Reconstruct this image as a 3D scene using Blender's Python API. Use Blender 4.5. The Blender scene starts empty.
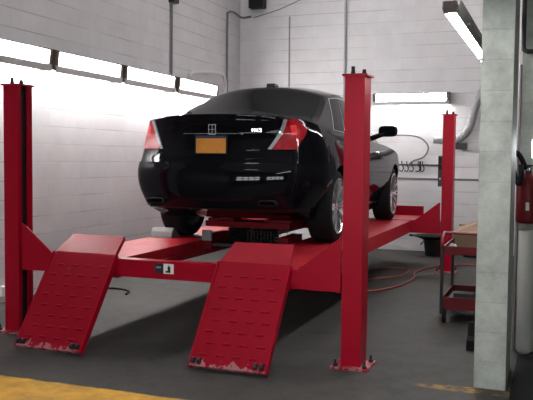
import bpy, bmesh, math, random
from mathutils import Vector, Matrix
random.seed(7)
scn = bpy.context.scene
COL = scn.collection
PI = math.pi

# ------------------------------------------------------------------ materials
def nodes_of(m):
    m.use_nodes = True
    nt = m.node_tree
    return nt, nt.nodes, nt.links, nt.nodes['Principled BSDF']

def mat(name, col, rough=.5, metal=0., var=0., scale=8., bump=0., coat=0., spec=.5, rvar=0.):
    m = bpy.data.materials.new(name)
    nt, N, L, b = nodes_of(m)
    b.inputs['Roughness'].default_value = rough
    b.inputs['Metallic'].default_value = metal
    b.inputs['Coat Weight'].default_value = coat
    b.inputs['Coat Roughness'].default_value = .03
    b.inputs['Specular IOR Level'].default_value = spec
    tc = N.new('ShaderNodeTexCoord'); no = N.new('ShaderNodeTexNoise')
    no.inputs['Scale'].default_value = scale; no.inputs['Detail'].default_value = 6
    L.new(tc.outputs['Object'], no.inputs['Vector'])
    mx = N.new('ShaderNodeMix'); mx.data_type = 'RGBA'
    mx.inputs['A'].default_value = (*[c*(1-var) for c in col], 1)
    mx.inputs['B'].default_value = (*[min(1, c*(1+var)) for c in col], 1)
    L.new(no.outputs['Fac'], mx.inputs['Factor'])
    L.new(mx.outputs['Result'], b.inputs['Base Color'])
    if rvar:
        mr = N.new('ShaderNodeMapRange')
        mr.inputs['From Min'].default_value = .3; mr.inputs['From Max'].default_value = .7
        mr.inputs['To Min'].default_value = max(.02, rough-rvar); mr.inputs['To Max'].default_value = rough+rvar
        L.new(no.outputs['Fac'], mr.inputs['Value']); L.new(mr.outputs['Result'], b.inputs['Roughness'])
    if bump:
        bp = N.new('ShaderNodeBump'); bp.inputs['Strength'].default_value = bump; bp.inputs['Distance'].default_value = .01
        L.new(no.outputs['Fac'], bp.inputs['Height']); L.new(bp.outputs['Normal'], b.inputs['Normal'])
    return m

def emit(name, col, strength):
    m = bpy.data.materials.new(name)
    nt, N, L, b = nodes_of(m)
    b.inputs['Base Color'].default_value = (.8, .8, .8, 1)
    b.inputs['Emission Color'].default_value = (*col, 1)
    b.inputs['Emission Strength'].default_value = strength
    return m

def block_mat(name, col, axis, off=(0, 0), row=.193, w=.4, line=.68, dirt=0.06):
    """painted concrete block: courses `row` high; axis = the wall's horizontal axis"""
    m = bpy.data.materials.new(name)
    nt, N, L, b = nodes_of(m)
    b.inputs['Roughness'].default_value = .62
    tc = N.new('ShaderNodeTexCoord'); sp = N.new('ShaderNodeSeparateXYZ'); cb = N.new('ShaderNodeCombineXYZ')
    L.new(tc.outputs['Object'], sp.inputs[0])
    def addv(sock, v):
        a = N.new('ShaderNodeMath'); a.operation = 'ADD'; a.inputs[1].default_value = v
        L.new(sock, a.inputs[0]); return a.outputs[0]
    L.new(addv(sp.outputs[axis], off[0]), cb.inputs[0]); L.new(addv(sp.outputs['Z'], off[1]), cb.inputs[1])
    br = N.new('ShaderNodeTexBrick')
    br.inputs['Scale'].default_value = 1; br.inputs['Brick Width'].default_value = w
    br.inputs['Row Height'].default_value = row; br.inputs['Mortar Size'].default_value = .0045
    br.inputs['Mortar Smooth'].default_value = .4; br.inputs['Bias'].default_value = 0
    br.inputs['Color1'].default_value = (*col, 1); br.inputs['Color2'].default_value = (*[c*.96 for c in col], 1)
    br.inputs['Mortar'].default_value = (*[c*.93 for c in col], 1)
    L.new(cb.outputs[0], br.inputs['Vector'])
    # shadow along the horizontal joints painted in as darker, patchy lines
    wv = N.new('ShaderNodeMath'); wv.operation = 'PINGPONG'; wv.inputs[1].default_value = row/2
    L.new(addv(sp.outputs['Z'], off[1]), wv.inputs[0])
    lt = N.new('ShaderNodeMath'); lt.operation = 'LESS_THAN'; lt.inputs[1].default_value = .0065
    L.new(wv.outputs[0], lt.inputs[0])
    n1 = N.new('ShaderNodeTexNoise'); n1.inputs['Scale'].default_value = 1.1; n1.inputs['Detail'].default_value = 4
    L.new(tc.outputs['Object'], n1.inputs['Vector'])
    mr = N.new('ShaderNodeMapRange'); mr.inputs['From Min'].default_value = .38; mr.inputs['From Max'].default_value = .62
    L.new(n1.outputs['Fac'], mr.inputs['Value'])
    mu = N.new('ShaderNodeMath'); mu.operation = 'MULTIPLY'; L.new(lt.outputs[0], mu.inputs[0]); L.new(mr.outputs[0], mu.inputs[1])
    m1 = N.new('ShaderNodeMix'); m1.data_type = 'RGBA'
    L.new(mu.outputs[0], m1.inputs['Factor']); L.new(br.outputs['Color'], m1.inputs['A'])
    m1.inputs['B'].default_value = (*[c*line for c in col], 1)
    n2 = N.new('ShaderNodeTexNoise'); n2.inputs['Scale'].default_value = 3.5; n2.inputs['Detail'].default_value = 9; n2.inputs['Roughness'].default_value = .7
    L.new(tc.outputs['Object'], n2.inputs['Vector'])
    m2 = N.new('ShaderNodeMix'); m2.data_type = 'RGBA'; m2.blend_type = 'MULTIPLY'; m2.inputs['Factor'].default_value = 1
    cr = N.new('ShaderNodeMapRange'); cr.inputs['From Min'].default_value = .3; cr.inputs['From Max'].default_value = .7
    cr.inputs['To Min'].default_value = 1-dirt*2; cr.inputs['To Max'].default_value = 1
    L.new(n2.outputs['Fac'], cr.inputs['Value'])
    L.new(m1.outputs['Result'], m2.inputs['A']); L.new(cr.outputs[0], m2.inputs['B'])
    L.new(m2.outputs['Result'], b.inputs['Base Color'])
    bp = N.new('ShaderNodeBump'); bp.inputs['Strength'].default_value = .35; bp.inputs['Distance'].default_value = .006
    ad = N.new('ShaderNodeMath'); ad.operation = 'MULTIPLY_ADD'; ad.inputs[1].default_value = -1.0
    L.new(br.outputs['Fac'], ad.inputs[0]); L.new(n2.outputs['Fac'], ad.inputs[2])
    L.new(ad.outputs[0], bp.inputs['Height']); L.new(bp.outputs['Normal'], b.inputs['Normal'])
    return m

def floor_mat():
    m = bpy.data.materials.new('stained_concrete')
    nt, N, L, b = nodes_of(m)
    tc = N.new('ShaderNodeTexCoord'); sp = N.new('ShaderNodeSeparateXYZ'); L.new(tc.outputs['Object'], sp.inputs[0])
    def noise(s, d=6, r=.6):
        n = N.new('ShaderNodeTexNoise'); n.inputs['Scale'].default_value = s; n.inputs['Detail'].default_value = d
        n.inputs['Roughness'].default_value = r; L.new(tc.outputs['Object'], n.inputs['Vector']); return n
    def rng(sock, a, bb, c=0, d=1):
        r = N.new('ShaderNodeMapRange'); r.inputs[1].default_value = a; r.inputs[2].default_value = bb
        r.inputs[3].default_value = c; r.inputs[4].default_value = d; L.new(sock, r.inputs[0]); return r.outputs[0]
    def mix(f, a, bb, bt='MIX'):
        x = N.new('ShaderNodeMix'); x.data_type = 'RGBA'; x.blend_type = bt
        if hasattr(f, 'links'): L.new(f, x.inputs['Factor'])
        else: x.inputs['Factor'].default_value = f
        for s, v in (('A', a), ('B', bb)):
            if hasattr(v, 'links'): L.new(v, x.inputs[s])
            else: x.inputs[s].default_value = (*v, 1)
        return x.outputs['Result']
    n1, n2, n3 = noise(.9, 5), noise(6, 9, .7), noise(30, 4)
    c = mix(rng(n1.outputs['Fac'], .35, .65), FLOOR_A, FLOOR_B)
    c = mix(rng(n2.outputs['Fac'], .42, .62, 0, .45), c, [v*.55 for v in FLOOR_A])
    c = mix(rng(n3.outputs['Fac'], .35, .7, .0, .25), c, [v*1.5 for v in FLOOR_B])
    # yellow painted stripe across the bay mouth, worn
    def math_(op, a, v):
        q = N.new('ShaderNodeMath'); q.operation = op; L.new(a, q.inputs[0])
        if hasattr(v, 'links'): L.new(v, q.inputs[1])
        else: q.inputs[1].default_value = v
        return q.outputs[0]
    wob = math_('MULTIPLY', n2.outputs['Fac'], .05)
    yy = math_('ADD', sp.outputs['Y'], wob)
    a = rng(yy, -1.055, -1.03, 1, 0); d = rng(yy, -1.62, -1.58, 0, 1)
    mask = math_('MULTIPLY', a, d)
    wear = rng(n2.outputs['Fac'], .38, .66, 1, .6)
    c = mix(math_('MULTIPLY', mask, wear), c, YELLOW)
    # splash of the same yellow at the pier's foot
    dx = math_('SUBTRACT', sp.outputs['X'], 2.28); dy = math_('ADD', sp.outputs['Y'], .2)
    r2 = math_('ADD', math_('MULTIPLY', math_('MULTIPLY', dx, dx), 6.), math_('MULTIPLY', math_('MULTIPLY', dy, dy), 160.))
    c = mix(math_('MULTIPLY', rng(r2, .35, 1., 1, 0), rng(n2.outputs['Fac'], .46, .62, .0, .4)), c, YELLOW)
    # oil stain beside the post
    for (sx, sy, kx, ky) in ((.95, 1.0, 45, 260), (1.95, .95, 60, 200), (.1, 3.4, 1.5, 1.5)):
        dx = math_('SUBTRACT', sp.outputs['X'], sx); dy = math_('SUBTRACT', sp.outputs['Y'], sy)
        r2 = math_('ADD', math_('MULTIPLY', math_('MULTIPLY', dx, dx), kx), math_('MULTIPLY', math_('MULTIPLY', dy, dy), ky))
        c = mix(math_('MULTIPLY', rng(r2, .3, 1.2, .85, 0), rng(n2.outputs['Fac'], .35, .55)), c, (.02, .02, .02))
    L.new(c, b.inputs['Base Color'])
    L.new(rng(n1.outputs['Fac'], .3, .7, .62, .8), b.inputs['Roughness']); b.inputs['Specular IOR Level'].default_value = .18
    bp = N.new('ShaderNodeBump'); bp.inputs['Strength'].default_value = .15; bp.inputs['Distance'].default_value = .004
    L.new(n3.outputs['Fac'], bp.inputs['Height']); L.new(bp.outputs['Normal'], b.inputs['Normal'])
    return m

def red_steel(name, col, wear=.0, rough=.32, foot=False):
    """red enamel with scuffs through to bare grey steel"""
    m = bpy.data.materials.new(name)
    nt, N, L, b = nodes_of(m)
    tc = N.new('ShaderNodeTexCoord')
    n1 = N.new('ShaderNodeTexNoise'); n1.inputs['Scale'].default_value = 5; n1.inputs['Detail'].default_value = 8; n1.inputs['Roughness'].default_value = .7
    mp = N.new('ShaderNodeMapping'); mp.inputs['Scale'].default_value = (9, 2.5, 9)
    n2 = N.new('ShaderNodeTexNoise'); n2.inputs['Scale'].default_value = 4; n2.inputs['Detail'].default_value = 8
    L.new(tc.outputs['Object'], n1.inputs['Vector']); L.new(tc.outputs['Object'], mp.inputs['Vector']); L.new(mp.outputs[0], n2.inputs['Vector'])
    m1 = N.new('ShaderNodeMix'); m1.data_type = 'RGBA'
    m1.inputs['A'].default_value = (*[c*.8 for c in col], 1); m1.inputs['B'].default_value = (*[c*1.15 for c in col], 1)
    L.new(n1.outputs['Fac'], m1.inputs['Factor'])
    r = N.new('ShaderNodeMapRange'); r.inputs[1].default_value = .66-wear*.12; r.inputs[2].default_value = .74-wear*.12
    r.inputs[4].default_value = .3 if wear else 0
    L.new(n2.outputs['Fac'], r.inputs[0])
    if foot:      # paint scraped off along the foot of the ramp where tyres roll on
        sp = N.new('ShaderNodeSeparateXYZ'); L.new(tc.outputs['Object'], sp.inputs[0])
        fz = N.new('ShaderNodeMapRange'); fz.inputs[1].default_value = .045; fz.inputs[2].default_value = .10
        fz.inputs[3].default_value = .28; fz.inputs[4].default_value = 0; L.new(sp.outputs['Z'], fz.inputs[0])
        ad = N.new('ShaderNodeMath'); r.inputs[1].default_value = .72; r.inputs[2].default_value = .80; ad.operation = 'ADD'; L.new(n2.outputs['Fac'], ad.inputs[0]); L.new(fz.outputs[0], ad.inputs[1])
        L.new(ad.outputs[0], r.inputs[0]); r.inputs[4].default_value = .6
    m2 = N.new('ShaderNodeMix'); m2.data_type = 'RGBA'; L.new(r.outputs[0], m2.inputs['Factor'])
    L.new(m1.outputs['Result'], m2.inputs['A']); m2.inputs['B'].default_value = (.40, .24, .24, 1)
    L.new(m2.outputs['Result'], b.inputs['Base Color'])
    rr = N.new('ShaderNodeMapRange'); rr.inputs[3].default_value = rough-.08; rr.inputs[4].default_value = rough+.16
    L.new(n1.outputs['Fac'], rr.inputs[0]); L.new(rr.outputs[0], b.inputs['Roughness'])
    b.inputs['Specular IOR Level'].default_value = .12
    return m

FLOOR_A = (.037, .035, .0325); FLOOR_B = (.055, .053, .050); YELLOW = (.72, .38, .035)
M = dict(
    red=red_steel('lift_red_enamel', (.33, .003, .017)),
    red_worn=red_steel('lift_red_tread', (.28, .004, .016), wear=.1, rough=.4, foot=True),
    red_run=red_steel('runway_red', (.36, .010, .02), wear=.4, rough=.42),
    paint=mat('black_car_paint', (.004, .004, .006), .06, var=.1, spec=.11),
    paint2=mat('black_bumper_paint', (.004, .004, .006), .06, var=.1, spec=.2),
    glass=mat('dark_privacy_glass', (.004, .005, .006), .02, spec=.05),
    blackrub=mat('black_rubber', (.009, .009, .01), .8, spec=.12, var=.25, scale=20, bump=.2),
    blackpl=mat('black_plastic', (.010, .010, .011), .5, spec=.2, var=.2),
    chrome=mat('chrome', (.72, .73, .75), .12, 1.),
    alloy=mat('polished_alloy', (.80, .80, .82), .22, .9, var=.08),
    steel=mat('grey_steel', (.36, .36, .37), .4, .8, var=.2, rvar=.1),
    darksteel=mat('dark_steel', (.05, .05, .055), .45, .7, var=.3),
    conduit=mat('galvanised_conduit', (.2, .19, .2), .5, .3, var=.15),
    palepipe=mat('pale_conduit', (.72, .71, .71), .55, 0., var=.1),
    duct=mat('grey_flexible_duct', (.34, .34, .35), .6, 0., var=.15, scale=30),
    redlens=mat('red_lamp_lens', (.36, .006, .014), .1, coat=.6, var=.55, scale=22),
    redglow=mat('bright_red_reflector', (.95, .04, .05), .15, coat=1.),
    clearlens=mat('clear_lamp_edge', (.5, .5, .53), .1, .5),
    plate=mat('orange_number_plate', (.62, .24, .02), .45, var=.18, scale=40),
    platetop=mat('navy_plate_band', (.03, .03, .07), .45),
    fixture=mat('fixture_grey_enamel', (.30, .285, .28), .5, var=.2),
    fixdark=mat('fixture_end_cap', (.10, .075, .065), .6, var=.3, scale=20),
    lip=mat('fixture_lip', (.5, .49, .48), .5, var=.1),
    tube=emit('lit_diffuser', (1., .985, .97), 80.),
    tube_r=emit('lit_diffuser_hanging', (1., .985, .97), 62.),
    tube_b=emit('lit_diffuser_far', (1., .985, .97), 80.),
    fill_glow=emit('added_ceiling_fill_glow', (1., .98, .95), 22.),
    white=mat('sticker_white', (.75, .75, .7), .5),
    navy=mat('sticker_navy', (.012, .014, .03), .4),
    black=mat('flat_black', (.008, .008, .009), .6),
    card=mat('brown_cardboard', (.14, .088, .052), .8, var=.15, scale=12),
    cardtop=mat('cardboard_inside', (.19, .125, .075), .8, var=.1),
    cart=mat('red_cart_enamel', (.10, .005, .009), .5, spec=.2, var=.25),
    carttube=mat('faded_red_tube', (.15, .03, .035), .5, .1, var=.2),
    extred=mat('extinguisher_red', (.09, .003, .006), .45, spec=.2, var=.12),
    hose_red=mat('red_air_hose', (.26, .05, .04), .6, var=.2),
    whitepaint=mat('white_paint', (.42, .43, .40), .6, var=.1, bump=.1),
    floor=floor_mat(),
    wall_l=block_mat('white_block_side', (.74, .715, .73), 'Y', (0, .138)),
    wall_b=block_mat('white_block_end', (.74, .715, .73), 'X', (0, .0)),
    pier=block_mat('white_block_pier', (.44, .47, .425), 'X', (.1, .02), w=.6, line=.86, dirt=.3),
    darkwall=mat('dark_door_paint', (.06, .06, .065), .6, var=.15),
    jackred=red_steel('jack_red_enamel', (.15, .003, .008), rough=.5),
    castgrey=mat('cast_grey', (.2, .2, .2), .5, var=.15),
    sidewall=mat('grey_side_wall', (.07, .07, .075), .7, var=.1),
    ceil=mat('ceiling_white', (.6, .59, .59), .8, var=.05),
    daylight=emit('daylight_pane', (.92, .96, 1.), 20.),
)

# ------------------------------------------------------------------ mesh helpers
def link(o, parent=None):
    COL.objects.link(o)
    if parent is not None: o.parent = parent
    return o

def obj(name, bm, m, parent=None, smooth=None, bevel=0, loc=None, rot=None):
    if bevel:
        es = [e for e in bm.edges if len(e.link_faces) == 2 and e.calc_face_angle(0) > .6]
        bmesh.ops.bevel(bm, geom=es, offset=bevel, segments=2, profile=.6, affect='EDGES')
    bmesh.ops.recalc_face_normals(bm, faces=bm.faces)
    me = bpy.data.meshes.new(name); bm.to_mesh(me); bm.free()
    for x in (m if isinstance(m, (list, tuple)) else [m]): me.materials.append(x)
    if smooth is not None:
        for p in me.polygons: p.use_smooth = True
        try: me.set_sharp_from_angle(angle=math.radians(smooth))
        except Exception: pass
    o = bpy.data.objects.new(name, me)
    if loc is not None: o.location = loc
    if rot is not None: o.rotation_euler = rot
    return link(o, parent)

def tag(o, label, cat, group=None):
    o['label'] = label; o['category'] = cat
    if group: o['group'] = group
    return o

def thing(name, label, cat, loc=(0, 0, 0), rot=(0, 0, 0), group=None):
    o = bpy.data.objects.new(name, None); o.location = loc; o.rotation_euler = rot
    o.empty_display_size = .1
    link(o); return tag(o, label, cat, group)

def struct(name, bm, m):
    o = obj(name, bm, m); o['kind'] = 'structure'; return o

def box(bm, a, b, mi=0):
    x0, y0, z0 = a; x1, y1, z1 = b
    v = [bm.verts.new(p) for p in ((x0,y0,z0),(x1,y0,z0),(x1,y1,z0),(x0,y1,z0),(x0,y0,z1),(x1,y0,z1),(x1,y1,z1),(x0,y1,z1))]
    for f in ((0,3,2,1),(4,5,6,7),(0,1,5,4),(1,2,6,5),(2,3,7,6),(3,0,4,7)):
        bm.faces.new([v[i] for i in f]).material_index = mi
    return v

def B(*boxes):
    bm = bmesh.new()
    for a, b in boxes: box(bm, a, b)
    return bm

def prism(bm, pts, ax, a, b, mi=0):
    """polygon pts (2D) extruded along axis ax from a to b"""
    def P(p, t):
        q = list(p); q.insert(ax, t); return q
    A = [bm.verts.new(P(p, a)) for p in pts]; Bv = [bm.verts.new(P(p, b)) for p in pts]
    n = len(pts); fs = [bm.faces.new(A), bm.faces.new(Bv[::-1])]
    for i in range(n): fs.append(bm.faces.new((A[i], Bv[i], Bv[(i+1) % n], A[(i+1) % n])))
    for f in fs: f.material_index = mi
    return bm

def cyl(bm, p, q, r, r2=None, n=16, mi=0):
    p, q = Vector(p), Vector(q); d = (q-p).normalized()
    u = d.orthogonal().normalized(); v = d.cross(u); r2 = r if r2 is None else r2
    A = [bm.verts.new(p+(u*math.cos(t)+v*math.sin(t))*r) for t in (2*PI*i/n for i in range(n))]
    Bv = [bm.verts.new(q+(u*math.cos(t)+v*math.sin(t))*r2) for t in (2*PI*i/n for i in range(n))]
    fs = [bm.faces.new(A[::-1]), bm.faces.new(Bv)]
    for i in range(n): fs.append(bm.faces.new((A[i], A[(i+1) % n], Bv[(i+1) % n], Bv[i])))
    for f in fs: f.material_index = mi
    return bm

def catmull(pts, k=8):
    P = [Vector(p) for p in pts]; P = [P[0]*2-P[1]]+P+[P[-1]*2-P[-2]]
    out = []
    for i in range(1, len(P)-2):
        for j in range(k):
            t = j/k; a, b, c, d = P[i-1:i+3]
            out.append(.5*((2*b)+(c-a)*t+(2*a-5*b+4*c-d)*t*t+(3*b-a-3*c+d)*t**3))
    return out+[P[-2]]

def tube(bm, pts, r, n=10, mi=0):
    P = [Vector(p) for p in pts]; rings = []; u = None
    for i, p in enumerate(P):
        d = (P[min(i+1, len(P)-1)]-P[max(i-1, 0)]).normalized()
        u = d.orthogonal().normalized() if u is None else (u-d*u.dot(d)).normalized()
        v = d.cross(u); rr = r(i/(len(P)-1)) if callable(r) else r
        rings.append([bm.verts.new(p+(u*math.cos(t)+v*math.sin(t))*rr) for t in (2*PI*k/n for k in range(n))])
    for a, b in zip(rings, rings[1:]):
        for k in range(n): bm.faces.new((a[k], a[(k+1) % n], b[(k+1) % n], b[k])).material_index = mi
    bm.faces.new(rings[0][::-1]).material_index = mi; bm.faces.new(rings[-1]).material_index = mi
    return bm

def lathe(bm, prof, c, ax=2, n=32, mi=0, caps=True):
    """prof: list of (r, t), t along axis ax"""
    rings = []
    for r, t in prof:
        ring = []
        for k in range(n):
            a = 2*PI*k/n; q = [r*math.cos(a), r*math.sin(a)]; q.insert(ax, t)
            ring.append(bm.verts.new(Vector(c)+Vector(q)))
        rings.append(ring)
    for a, b in zip(rings, rings[1:]):
        for k in range(n): bm.faces.new((a[k], a[(k+1) % n], b[(k+1) % n], b[k])).material_index = mi
    if caps:
        bm.faces.new(rings[0][::-1]).material_index = mi; bm.faces.new(rings[-1]).material_index = mi
    return bm

def copy_tree(o, parent=None):
    c = o.copy(); COL.objects.link(c)
    if parent is not None: c.parent = parent
    for ch in list(o.children): copy_tree(ch, c)
    return c

# ------------------------------------------------------------------ room
XL, YB, ZC = -2.40, 7.2, 5.6
struct('floor', B(((-2.7, -10, -.12), (7, 7.5, 0))), M['floor'])
struct('wall_left', B(((XL-.2, -1.7, 0), (XL, 7.4, ZC))), M['wall_l'])
struct('wall_entry', B(((XL-.2, -10, 0), (XL+.05, -1.7, ZC))), M['darkwall'])
struct('wall_back', B(((XL, YB, 0), (2.45, YB+.2, ZC))), M['wall_b'])
struct('wall_next_bay', B(((2.45, YB, 0), (7, YB+.2, ZC))), M['sidewall'])
struct('ceiling', B(((-2.7, -10, ZC), (7, 7.5, ZC+.1))), M['ceil'])
struct('wall_pier', B(((2.30, -.13, 0), (2.497, .46, ZC))), M['pier'])
struct('wall_jamb', B(((2.50, 1.02, 0), (2.585, 1.2, ZC)), ((2.585, 1.02, 0), (2.92, 1.2, 1.495)),
       ((2.585, 1.02, 1.63), (2.92, 1.2, ZC)), ((2.92, 1.02, 0), (3.5, 1.2, ZC))), M['pier'])
struct('wall_right', B(((6.9, -10, 0), (7.1, 7.4, ZC))), M['sidewall'])
w1 = struct('window_1', B(((2.585, 1.10, 1.495), (2.92, 1.12, 1.63))), M['daylight'])
# bay mouth behind the viewer: wall with an overhead door with a row of lights
struct('wall_front', B(((XL, -9.9, 0), (-1.6, -9.7, ZC)), ((1.9, -9.9, 0), (3.0, -9.7, ZC)), ((6.2, -9.9, 0), (6.9, -9.7, ZC)),
       ((-1.6, -9.9, 3.1), (1.9, -9.7, ZC)), ((3.0, -9.9, 3.1), (6.2, -9.7, ZC))), M['darkwall'])
for n, (x0, x1) in enumerate(((-1.6, 1.9), (3.0, 6.2)), 1):
    rows = ((1.35, 1.85), (2.1, 2.6))
    sw = (x1-x0)/4
    bx = [((x0, -9.84, a), (x1, -9.8, b)) for a, b in ((0, 1.35), (1.85, 2.1), (2.6, 3.1))]
    for a, b in rows:
        bx += [((x0+sw*k-.07 if k else x0, -9.84, a), (x0+sw*k+.07 if k < 4 else x1, -9.8, b)) for k in range(5)]
    d = struct('door_%d' % n, B(*bx), M['darkwall'])
    for a, b in rows:
        for k in range(4):
            obj('pane', B(((x0+sw*k+.07, -9.83, a), (x0+sw*(k+1)-.07, -9.81, b))), M['daylight'], d)

# ------------------------------------------------------------------ wall lights
def wall_light(name, label, L_, loc, rotz, diff, group=None, mount=False, tilt=0., back=False):
    """local: x along the fixture 0..L_, back at y=0, opens to -y and down"""
    t = thing(name, label, 'light', loc, (tilt, 0, rotz), group)
    cw = .022 if mount else .05
    hood = bmesh.new()     # sloping reflector hood held off the wall, open below
    prism(hood, [(-.0, .20), (-.0, .215), (-.10, .222), (-.165, .205), (-.165, .198), (-.10, .212)], 0, 0, L_)
    obj('housing', hood, M['fixture'], t)
    lens = bmesh.new()
    prism(lens, [(-.06, .06), (-.045, .12), (-.05, .195), (-.10, .206), (-.158, .194), (-.15, .12), (-.13, .06)], 0, .03, L_-.03)
    obj('diffuser', lens, diff, t, smooth=50)
    if not back:
        lip = bmesh.new()
        prism(lip, [(-.138, -.02), (-.138, .055), (-.150, .058), (-.156, .05), (-.152, -.02)], 0, 0, L_)
        obj('lip', lip, M['lip'], t)
    for x in (0, L_-cw):
        e = bmesh.new()
        prism(e, [(0, .03), (0, .222), (-.10, .228), (-.17, .206), (-.158, .09), (-.15, .0), (-.125, .0)], 0, x, x+cw)
        obj('end_cap', e, M['fixdark'], t)
    if back:
        g = bmesh.new(); prism(g, [(0, -.03), (0, -.015), (-.16, .045), (-.165, .035), (-.09, -.02)], 0, 0, L_)
        obj('reflector', g, M['fixture'], t)
    for x in (.32*L_, .78*L_):
        obj('clip', B(((x, -.145, -.04), (x+.018, -.13, .02))), M['lip'], t)
    if mount:
        for x in (.3, L_-.3):
            d = (ZC-loc[2])/.5-.002
            obj('hanger', cyl(bmesh.new(), (x, 0, .1), (x, d*math.sin(tilt), .1+d*math.cos(tilt)), .008), M['darksteel'], t)
    return t
ZL = 2.38
lab = ['white wall strip light by the red post nearest the left corner', 'second strip light along the left block wall',
       'third strip light along the left block wall', 'strip light nearest the room corner on left block wall']
lab = ['lit strip light above and beside the tall red post, cut by the picture edge',
       'lit strip light between the red post and the car, second in its row',
       'lit strip light above the car tail, third in its row',
       'lit strip light behind the car roof, last in its row before the corner']
for i, (y0, y1) in enumerate(((.27, 1.665), (1.735, 3.075), (3.145, 4.495), (4.585, 5.93))):
    wall_light('strip_light', lab[i], y1-y0, (XL, y0, ZL), PI/2, M['tube'], 'strip lights along the side wall')
wall_light('strip_light', 'lit strip light on the end wall behind the far red post', 1.21, (-.03, YB, 2.345), 0, M['tube_b']).scale = (1, .8, .8)
hl = wall_light('strip_light', 'lit strip light hanging overhead beside the white pier', 2.55/.5, (2.115, 2.75, 2.555), -PI/2, M['tube_r'], mount=True, tilt=math.radians(90), back=True)
hl.scale = (.5, .5, .5)
hl3 = copy_tree(hl); hl3.location = (2.115, 5.42, 2.555)
hl3['label'] = 'overhead strip light in line with the hanging one, hidden behind the pier'
hl2 = copy_tree(hl); hl2.location = (2.115, -.42, 2.555)
hl2['label'] = 'overhead strip light in line with the hanging one, over the near red post'

# added ceiling strips, out of view, to brighten upper walls and foreground
for i, (x, y) in enumerate(((.2, -5.6), (-.8, .9), (-.8, 4.6))):
    t = thing('added_ceiling_fill', 'added unseen ceiling fill light over the %s' % ('bay mouth behind the viewer', 'near end of the lift', 'far end of the lift')[i], 'light', (x, y, ZC))
    obj('housing', B(((-.7, -.1, -.06), (.7, .1, 0))), M['fixture'], t)
    obj('diffuser', B(((-.68, -.085, -.10), (.68, .085, -.06))), M['fill_glow'], t)

# ------------------------------------------------------------------ conduits and small wall things
def pipe(name, label, cat, pts, r, m, k=6, extra=None):
    bm = bmesh.new(); tube(bm, catmull(pts, k) if k else pts, r)
    return tag(obj(name, bm, m, smooth=60), label, cat)
t = thing('conduit', 'straight grey conduit rising up the side wall from the strip lights', 'pipe', (XL+.02, 4.63, 2.64))
obj('pipe', tube(bmesh.new(), [(0, 0, 0), (0, 0, 1.0), (0, 0, 2.1)], .017), M['conduit'], t, smooth=60)
obj('junction_box', B(((-.018, -.06, 1.0), (.07, .09, 1.14))), M['darksteel'], t, bevel=.005)
pipe('conduit', 'grey conduit on side wall by the corner, bent over at its top', 'pipe',
     [(XL+.02, 6.6, .002), (XL+.02, 6.6, 2.5), (XL+.02, 6.6, 3.7), (XL+.02, 6.64, 3.86), (XL+.03, 6.85, 3.9), (XL+.1, 7.02, 3.84), (XL+.2, 7.185, 3.88)], .018, M['conduit'])
pipe('wall_pipe', 'small white pipe looped above the last strip light', 'pipe',
     [(XL+.03, 5.2, 2.655), (XL+.03, 5.25, 2.72), (XL+.03, 5.6, 2.77), (XL+.1, 6.0, 2.8), (XL+.12, 6.22, 2.78), (XL+.11, 6.32, 2.66), (XL+.1, 6.33, 2.5), (XL+.02, 6.33, 2.46)], .028, M['palepipe'])
t = thing('speaker', 'small black speaker box high in the room corner', 'speaker', (-2.06, YB, 3.99))
obj('cabinet', B(((-.11, -.2, 0), (.15, -.03, .19))), M['black'], t, bevel=.01)
obj('grille', B(((-.095, -.206, .015), (.135, -.2, .175))), M['blackpl'], t)
obj('bracket', B(((-.01, -.03, .06), (.05, 0, .12))), M['darksteel'], t)
pipe('wall_cable', 'thin pale cable slanting up the end wall from the corner', 'cable',
     [(-2.15, YB-.008, 3.86), (-1.7, YB-.008, 3.97), (-1.1, YB-.008, 4.18), (-.2, YB-.008, 4.4)], .007, M['conduit'])
pipe('conduit', 'thin grey conduit on end wall ending just above the car roof line', 'pipe',
     [(-1.5, YB-.013, .002), (-1.5, YB-.013, 2.5), (-1.5, YB-.013, 3.84)], .012, M['duct'], 0)
pipe('conduit', 'long pale conduit on end wall above the near red post', 'pipe',
     [(-.53, YB-.02, .002), (-.53, YB-.02, 3), (-.53, YB-.02, ZC)], .02, M['duct'], 0)

# rail, hooks and hoses on the end wall
pipe('wall_rail', 'thin grey pipe running level along the end wall', 'pipe',
     [(-1.9, YB-.016, 1.163), (0, YB-.016, 1.163), (2.3, YB-.016, 1.163)], .014, M['conduit'], 0)
t = thing('hose_rack', 'dark bar with hooks and fittings on the end wall', 'rack', (.72, YB, 1.38))
obj('bar', B(((-.32, -.035, -.012), (.3, -.012, .012))), M['darksteel'], t)
for x in (-.28, -.2, -.12, -.02, .05):
    bm = bmesh.new()
    tube(bm, catmull([(x, -.03, .06), (x+.01, -.06, .0), (x+.035, -.07, -.05), (x+.015, -.08, -.10), (x-.03, -.07, -.09)], 5), .009, 8)
    obj('hook', bm, M['darksteel'], t, smooth=60)
obj('fitting', cyl(bmesh.new(), (.02, -.06, -.1), (.02, -.06, .06), .018), M['darksteel'], t, smooth=40)
pipe('air_hose', 'grey air hose looping from the end wall down to the hook rack', 'hose',
     [(.1, YB-.03, 1.84), (.45, YB-.05, 1.86), (.72, YB-.06, 1.82), (.86, YB-.07, 1.68), (.80, YB-.07, 1.52), (.62, YB-.07, 1.44), (.56, YB-.075, 1.36)], .016, M['conduit'])
t = thing('exhaust_hose', 'fat grey exhaust hose curving down the end wall by the pier', 'hose', (0, YB, 0))
bm = bmesh.new()
path = catmull([(.95, -.09, 1.78), (1.2, -.09, 1.77), (1.38, -.1, 1.83), (1.50, -.1, 2.0), (1.58, -.1, 2.3), (1.75, -.1, 2.7), (1.9, -.1, 2.95)], 14)
tube(bm, path, lambda s: .06+.006*math.cos(s*2*PI*28), 14)
obj('hose_body', bm, M['duct'], t, smooth=60)
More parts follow.
